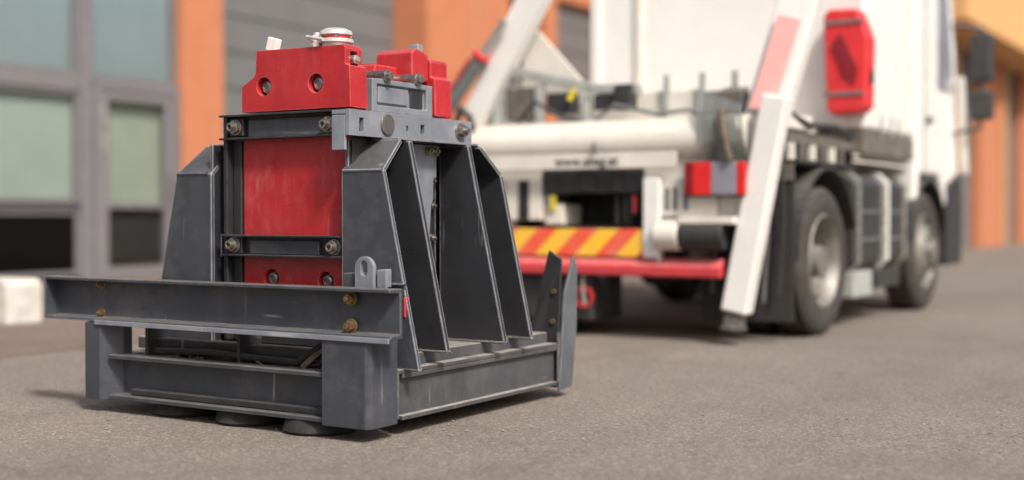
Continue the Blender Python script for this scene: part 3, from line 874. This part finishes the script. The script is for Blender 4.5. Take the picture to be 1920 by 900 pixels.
# chevron board and red bar
box('chevron_board', 'chevron', TR, -4.98, -3.44, YR - .055, YR - .035, .525, .70, .003)
box('chevron_edge', W, TR, -3.438, -3.42, YR - .06, YR - .03, .49, .71, .003)
rb = MB().prism([(YR - .10, .405), (YR - .0, .405), (YR - .0, .52), (YR - .03, .52), (YR - .10, .47)], 'X', -4.98, -3.00)
rb.build('underrun_bar', 'redbar', TR, .012)
for xx in (-4.6, -3.25):
    box('bar_bracket', 'grime', TR, xx, xx + .08, YR + .002, YR + .16, .42, .80, .004)
# black box below the bar with a red loop strap
box('ballast_box', 'plastic', TR, -4.95, -3.92, YR - .02, YR + .42, .10, .395, .02, label='black box under the red bar')
MB().lathe([(.055, -.008), (.068, -.008), (.068, .008), (.055, .008)], (-3.96, YR - .06, .26), 'Y', 24).build('red_loop', 'redpaint', TR, smooth=True)
MB().tube([(-3.96, YR - .06, .40), (-3.965, YR - .065, .33), (-3.955, YR - .06, .21)], .011).build('hook', 'alu', TR, smooth=True)
# stabiliser leg
MB().beam((-2.925, YR - .02, .20), (-2.672, YR - .02, 1.50), .165, .13, w1=.16).build('stabiliser_leg', W, TR, .014)
MB().beam((-2.945, YR - .02, .10), (-2.926, YR - .02, .199), .11, .09).build('stabiliser_ram', 'grime', TR, .006)
MB().lathe([(.0001, 0), (.085, 0), (.085, .02), (.05, .045), (.0001, .05)], (-2.947, YR - .02, .085), 'Z', 28).build('foot_pad', 'plastic', TR, smooth=True)
# right lift arm with a faded red stripe
MB().beam((-2.845, YR + .12, 1.2), (-2.405, YR + .30, 2.9), .25, .14).build('lift_arm', W, TR, .014)
MB().beam((-2.80, YR + .035, 1.42), (-2.645, YR + .105, 1.98), .15, .01, side=(-.03, 1, -.1)).build('arm_stripe', 'pink', TR, .002)
# clutter by the arm foot: hoses and valves
hz = MB()
for i in range(9):
    x = -3.14 + i * .033
    hz.tube([(x - .05, YR + .02, 1.56 - .012 * i), (x - .02, YR - .07, 1.42), (x + .01, YR - .085, 1.24), (x + .03, YR - .05, 1.10)], random.uniform(.007, .012), 6)
hz.build('hydraulic_hoses', 'hyd', TR, smooth=True)
box('valve_bank', 'grime', TR, -3.2, -2.95, YR + .1, YR + .25, 1.41, 1.56, .01)
MB().tube([(-3.0, YR - .10, 1.42), (-2.96, YR - .13, 1.25), (-2.93, YR - .13, 1.12)], .022).build('brass_pipe', 'mud', TR, smooth=True)
# left lift arm, its gusset and hydraulic cylinder

YA = 7.42
MB().beam((-4.93, YA, 1.44), (-4.33, YA, 2.44), .17, .12, w1=.21).build('lift_arm', W, TR, .012)
MB().beam((-4.33, YA, 2.441), (-3.9, YA + .1, 3.1), .21, .12).build('lift_arm', W, TR, .012)
MB().prism([(-4.93, 1.40), (-4.50, 1.40), (-4.53, 1.62), (-4.70, 1.80), (-4.93, 1.62)], 'Y', YA + .07, YA + .10).build('arm_gusset', W, TR, .006)
# hydraulic cylinder leaning beside the arm
cyl = MB().cyl((-5.10, YA - .12, 1.50), (-4.80, YA - .12, 1.86), .055, seg=24).build('lift_cylinder', 'hyd', TR, smooth=True)
def ring(p, d, r, h, mat, par): 
    p = Vector(p); d = Vector(d).normalized()
    MB().cyl(p, p + d * h, r, seg=24).build('collar_ring', mat, par, .003)
dd = Vector((.30, 0, .36)).normalized()
ring(Vector((-4.80, YA - .12, 1.86)) + dd * .001, dd, .064, .028, 'redpaint', cyl)
ring(Vector((-5.10, YA - .12, 1.50)) - dd * .08, dd, .064, .078, 'redpaint', cyl)
MB().cyl((-5.065, YA - .19, 1.58), (-4.84, YA - .19, 1.85), .012, seg=8).build('pressure_pipe', 'redbar', cyl, smooth=True)
MB().cyl(Vector((-4.80, YA - .12, 1.86)) + dd * .03, (-4.60, YA - .12, 2.10), .03, seg=16).build('piston_rod', 'alu', cyl, smooth=True)
MB().tube([(-4.98, YA - .16, 1.40), (-4.92, YA - .18, 1.52), (-4.86, YA - .16, 1.46), (-4.84, YA - .15, 1.36)], .022).build('hydraulic_hoses', 'plastic', TR, smooth=True)
# diagonal brace and the grey rail of the loader frame
MB().prism([(-4.62, 2.10), (-4.50, 2.06), (-4.06, 1.60), (-4.06, 1.52), (-4.62, 1.62)], 'Y', YA + .14, YA + .165).build('diagonal_brace', 'cream', TR, .004)
MB().beam((-4.86, YA + .04, 1.83), (-4.02, YA + .04, 1.63), .07, .06).build('loader_rail', 'greengrey', TR, .008)
MB().beam((-4.02, YA + .04, 1.625), (-3.66, YA + .04, 1.60), .065, .06).build('loader_rail', 'greengrey', TR, .008)
for xx, zz in ((-4.42, 1.70), (-4.06, 1.605), (-4.76, 1.76)):
    MB().box(xx - .028, xx + .028, YA + .01, YA + .07, 1.38, zz - .02).build('loader_post', 'greengrey', TR, .006)
box('control_box', 'grime', TR, -4.68, -4.47, YA + .02, YA + .12, 1.44, 1.66, .01)
box('control_box', 'plastic', TR, -4.36, -4.16, YA + .02, YA + .12, 1.47, 1.61, .01)
box('work_light', 'plastic', TR, -3.83, -3.70, YA - .02, YA + .08, 1.47, 1.64, .015)
box('control_box', 'tank', TR, -4.0, -3.86, YA + .02, YA + .1, 1.48, 1.585, .01)
MB().cyl((-4.16, YA - .02, 1.55), (-4.12, YA - .02, 1.62), .022, seg=10).build('valve_lever', 'yellow', TR, .003)
MB().tube([(-4.55, YA - .03, 1.42), (-4.4, YA - .06, 1.55), (-4.25, YA - .05, 1.46), (-4.05, YA - .03, 1.40)], .013).build('hydraulic_hoses', 'plastic', TR, smooth=True)
MB().tube([(-3.95, YA - .03, 1.42), (-3.8, YA - .06, 1.50), (-3.5, YA - .05, 1.43), (-3.3, YA - .03, 1.45), (-3.15, YA - .03, 1.40)], .013).build('hydraulic_hoses', 'hyd', TR, smooth=True)
# bed behind the tube
box('bed_floor', 'cream', TR, -4.75, -2.98, 7.55, 8.95, 1.32, 1.42, .01)
box('bed_edge', 'cream', TR, -4.1, -2.99, 7.60, 7.66, 1.421, 1.60, .01)
for xx in (-3.55, -3.3, -3.08):
    box('bed_post', 'greengrey', TR, xx, xx + .035, 7.56, 7.595, 1.421, 1.70, .004)
# white body box
BODY = MB().prism([(A0 + .22, 1.45), (A1, 1.40), (A1, 3.4), (A0 + .22, 3.4)], 'Y', 8.98, 10.35).build('body_box', W, TR, .03)
box('body_edge', W, BODY, A0 + .212, A0 + .30, 8.955, 8.978, 1.47, 3.4, .008)
box('body_post', 'cream', BODY, -4.45, -4.39, 8.955, 8.978, 1.47, 3.4, .008)
box('body_rail', 'grime', TR, A0 + .3, A1 - .01, 8.99, 10.34, 1.22, 1.395, .01)
for yy in (9.18, 9.95):
    box('panel_seam', 'cream', BODY, A1 + .001, A1 + .012, yy, yy + .03, 1.42, 3.4, .003)
for yy in (9.35, 9.6, 9.8):
    box('strap_buckle', 'greengrey', BODY, A1 + .001, A1 + .02, yy, yy + .02, 1.36, 1.52, .003)
# red extinguisher case on the body corner
ec = MB().prism([(-2.865, 1.53), (-2.84, 1.49), (-2.62, 1.50), (-2.585, 1.54), (-2.575, 2.02), (-2.65, 2.22), (-2.86, 2.23), (-2.895, 2.18)], 'Y', 8.78, 8.975).build('extinguisher_case', 'redpaint', TR, .02)
MB().prism([(-2.83, 1.98), (-2.76, 2.06), (-2.64, 1.80), (-2.66, 1.70), (-2.74, 1.76)], 'Y', 8.765, 8.779).build('case_cover', 'lens_dark', ec, .004)
for zz in (1.62, 2.12):
    box('case_band', 'hyd', ec, -2.88, -2.60, 8.768, 8.778, zz, zz + .025, .002)
box('case_latch', 'plastic', ec, -2.58, -2.562, 8.84, 8.90, 1.7, 1.8, .003)
# chassis frame
for xx in (-4.35, -3.42):
    box('chassis_rail', 'grime', TR, xx, xx + .08, 7.36, 11.6, .72, .95, .004)
for yy in (7.62, 8.6, 9.4, 10.2):
    box('chassis_crossmember', 'grime', TR, -4.265, -3.425, yy, yy + .08, .74, .92, .004)
box('side_frame', 'grime', TR, -3.1, -2.72, 7.62, 8.97, 1.24, 1.32, .006)
box('side_frame', 'cream', TR, -2.98, -2.70, 7.56, 8.0, 1.325, 1.42, .01)
for i in range(6):
    yy = 7.62 + i * .2
    box('frame_bracket', 'grime' if i % 2 else 'cream', TR, -2.74, -2.70, yy, yy + .05, 1.10, 1.239, .004)
MB().tube([(-2.72, 7.5, 1.44), (-2.69, 7.9, 1.36), (-2.69, 8.4, 1.38), (-2.70, 8.9, 1.34)], .02).build('hydraulic_hoses', 'plastic', TR, smooth=True)
# wheels
def wheel(cx, cy, side, dual, r=.485):
    root = None
    w = .26
    ty = MB()
    prof = [(.30, -w / 2 + .02), (.36, -w / 2 - .005), (.43, -w / 2), (.468, -w / 2 + .018), (r, -w / 2 + .04), (r, -.085), (r - .014, -.08), (r - .014, -.065), (r, -.06), (r, -.01), (r - .014, -.006), (r - .014, .006), (r, .01),
            (r, .06), (r - .014, .065), (r - .014, .08), (r, .085), (r, w / 2 - .04), (.468, w / 2 - .018), (.43, w / 2), (.36, w / 2 + .005), (.30, w / 2 - .02)]
    ty.lathe(prof, (cx, cy, r), 'X', 56)
    if dual: ty.lathe(prof, (cx - side * .31, cy, r), 'X', 40)
    t = ty.build('wheel', 'tyre', TR, smooth=True)
    q = w / 2
    if dual:
        rp_ = [(.315, q - .02), (.30, q - .005), (.285, q - .02), (.262, q - .10), (.25, q - .16), (.16, q - .175), (.15, q - .12), (.11, q - .10), (.10, q - .02), (.0001, q - .01), (.0001, q - .2), (.315, q - .2)]
    else:
        rp_ = [(.315, q - .02), (.30, q - .005), (.285, q - .02), (.262, q - .06), (.22, q - .02), (.17, q + .03), (.16, q + .02), (.11, q + .03), (.10, q + .07), (.0001, q + .08), (.0001, q - .2), (.315, q - .2)]
    rp_ = [(a_, side * b_) for a_, b_ in rp_]
    rm = MB().lathe(rp_, (cx, cy, r), 'X', 48).build('rim', 'rimpaint', t, smooth=True)
    base = (q - .17) if dual else (q + .02)
    rn = .195 if dual else .14
    rr_ = .27 if dual else .225
    def ringof(name, mat, rad, x0_, dx, rp2, seg_, ph):
        first = None
        for k in range(8):
            a_ = 2 * math.pi * (k + ph) / 8
            if first is None:
                p = Vector((cx + side * x0_, cy + rad * math.cos(a_), r + rad * math.sin(a_)))
                first = MB().cyl(p, p + Vector((side * dx, 0, 0)), rp2, seg=seg_).build(name, mat, t)
                a0_ = a_
            else:
                c_ = first.copy(); COL.objects.link(c_); c_.parent = t
                c_.location = (0, rad * (math.cos(a_) - math.cos(a0_)), rad * (math.sin(a_) - math.sin(a0_)))
    ringof('wheel_nut', 'nut', rn, base, .035, .016, 6, 0)
    ringof('rim_hole', 'hole', rr_, q - (.1 if dual else .045), .012, .026, 12, .5)
    return t
wheel(-2.79, 8.16, 1, True)
wheel(-4.91, 8.16, -1, True)
wheel(-2.80, 10.80, 1, False)
wheel(-4.90, 10.80, -1, False)
MB().cyl((-4.7, 8.16, .485), (-3.0, 8.16, .485), .07).lathe([(.0001, -.2), (.1, -.19), (.19, -.08), (.2, 0), (.19, .08), (.1, .19), (.0001, .2)], (-3.85, 8.16, .485), 'X', 28).build('rear_axle', 'grime', TR, smooth=True)
# mudguards
def guard(cx0, cx1, cy, r, a0, a1, mat='plastic'):
    g_ = MB(); n = 20; pi_, po = [], []
    for k in range(n + 1):
        a_ = R(a0 + (a1 - a0) * k / n)
        pi_.append((cy + r * math.cos(a_), .485 + r * math.sin(a_))); po.append((cy + (r + .02) * math.cos(a_), .485 + (r + .02) * math.sin(a_)))
    for k in range(n):
        g_.prism([pi_[k], pi_[k + 1], po[k + 1], po[k]], 'X', cx0, cx1)
    bmesh.ops.remove_doubles(g_.bm, verts=g_.bm.verts[:], dist=.0005)
    return g_.build('mudguard', mat, TR)
guard(-3.28, -2.635, 8.16, .60, 20, 178)
guard(-5.07, -4.45, 8.16, .60, 20, 178)
guard(-3.12, -2.64, 10.80, .58, 15, 170)
guard(-5.06, -4.55, 10.80, .58, 15, 170)
for xa, xb in ((-3.25, -2.645), (-5.05, -4.46)):
    fl_ = box('mudflap', 'rubber', TR, xa, xb, 7.50, 7.515, .13, 1.02, .004)
    box('flap_bracket', 'grime', TR, xa - .0, xb, 7.485, 7.4985, 1.0, 1.10, .003)
for k, xx in enumerate((-3.22, -3.14, -2.93, -2.80, -2.70)):
    MB().tube([(xx, 7.44, 1.15), (xx + .01, 7.45, .75), (xx - .02, 7.45, .25 + .05 * (k % 3))], .009 + .003 * (k % 2), 6).build('hanging_cable', 'grime' if k % 2 else 'plastic', TR, smooth=True)
# fender side plate above the rear wheel
box('fender_top', 'plastic', TR, -3.25, -2.64, 7.60, 8.75, 1.11, 1.135, .006)
# side tank, straps, steps between the axles
tk = MB().prism([(-3.15, .42), (-2.74, .40), (-2.68, .46), (-2.68, 1.02), (-2.74, 1.08), (-3.15, 1.08)], 'Y', 8.86, 10.18).build('side_tank', 'tank', TR, .03)
for yy in (8.90, 9.50, 9.62, 10.10):
    MB().prism([(-3.10, .405), (-2.735, .385), (-2.664, .455), (-2.664, 1.03), (-2.735, 1.10), (-3.10, 1.10)], 'Y', yy, yy + .045).build('tank_strap', 'alu' if yy != 9.62 else W, tk, .004)
for zz in (.60, .80):
    box('tank_rib', 'hyd', tk, -2.681, -2.668, 8.96, 10.09, zz, zz + .02, .003)
box('step_box', 'greengrey', TR, -3.05, -2.70, 8.90, 9.35, .20, .385, .01)
box('battery_box', 'tank', TR, -3.05, -2.70, 9.45, 10.1, .24, .384, .01)
for zz in (1.16, 1.20): box('side_rail', 'cream', TR, -2.72, -2.70, 8.9, 10.3, zz, zz + .018, .003)
# cab
cabp = [(10.38, .75), (10.38, 3.0), (11.45, 3.0), (11.72, 2.2), (11.80, 1.3), (11.80, .45), (11.40, .45), (11.36, .85), (11.15, 1.12), (10.5, 1.12)]
CAB = MB().prism(cabp, 'X', A0 + .02, A1).build('cab', W, TR, .03)
MB().prism([(11.05, 1.85), (11.05, 2.75), (11.32, 2.75), (11.52, 2.10), (11.54, 1.85)], 'X', A1 + .001, A1 + .012).build('side_window', 'lens_clear', CAB, .004)
box('door_seam', 'plastic', CAB, A1 + .001, A1 + .004, 10.62, 10.635, 1.15, 2.9, 0)
box('door_handle', 'plastic', CAB, A1 + .001, A1 + .03, 10.68, 10.80, 1.55, 1.59, .004)
for zz in (.50, .80):
    box('cab_step', 'plastic', CAB, A1 - .25, A1 + .02, 11.42, 11.74, zz, zz + .05, .006)
MB().prism([(11.36, .35), (11.86, .35), (11.86, .98), (11.78, 1.16), (11.36, 1.05)], 'X', A1 - .2, A1 + .03).build('bumper', 'plastic', CAB, .02)
MB().prism([(11.66, 2.0), (11.84, 1.15), (11.80, 1.15), (11.60, 2.0)], 'X', A1 + .03, A1 + .09).build('air_deflector', W, CAB, .01)
mi = MB().tube([(A1, 11.55, 2.45), (A1 + .22, 11.70, 2.42), (A1 + .22, 11.70, 1.55), (A1, 11.62, 1.50)], .016).build('mirror', 'plastic', CAB, smooth=True)
box('mirror_housing', 'plastic', mi, A1 + .13, A1 + .32, 11.66, 11.78, 1.95, 2.38, .03)
box('mirror_housing', 'plastic', mi, A1 + .13, A1 + .32, 11.66, 11.78, 1.62, 1.88, .03)
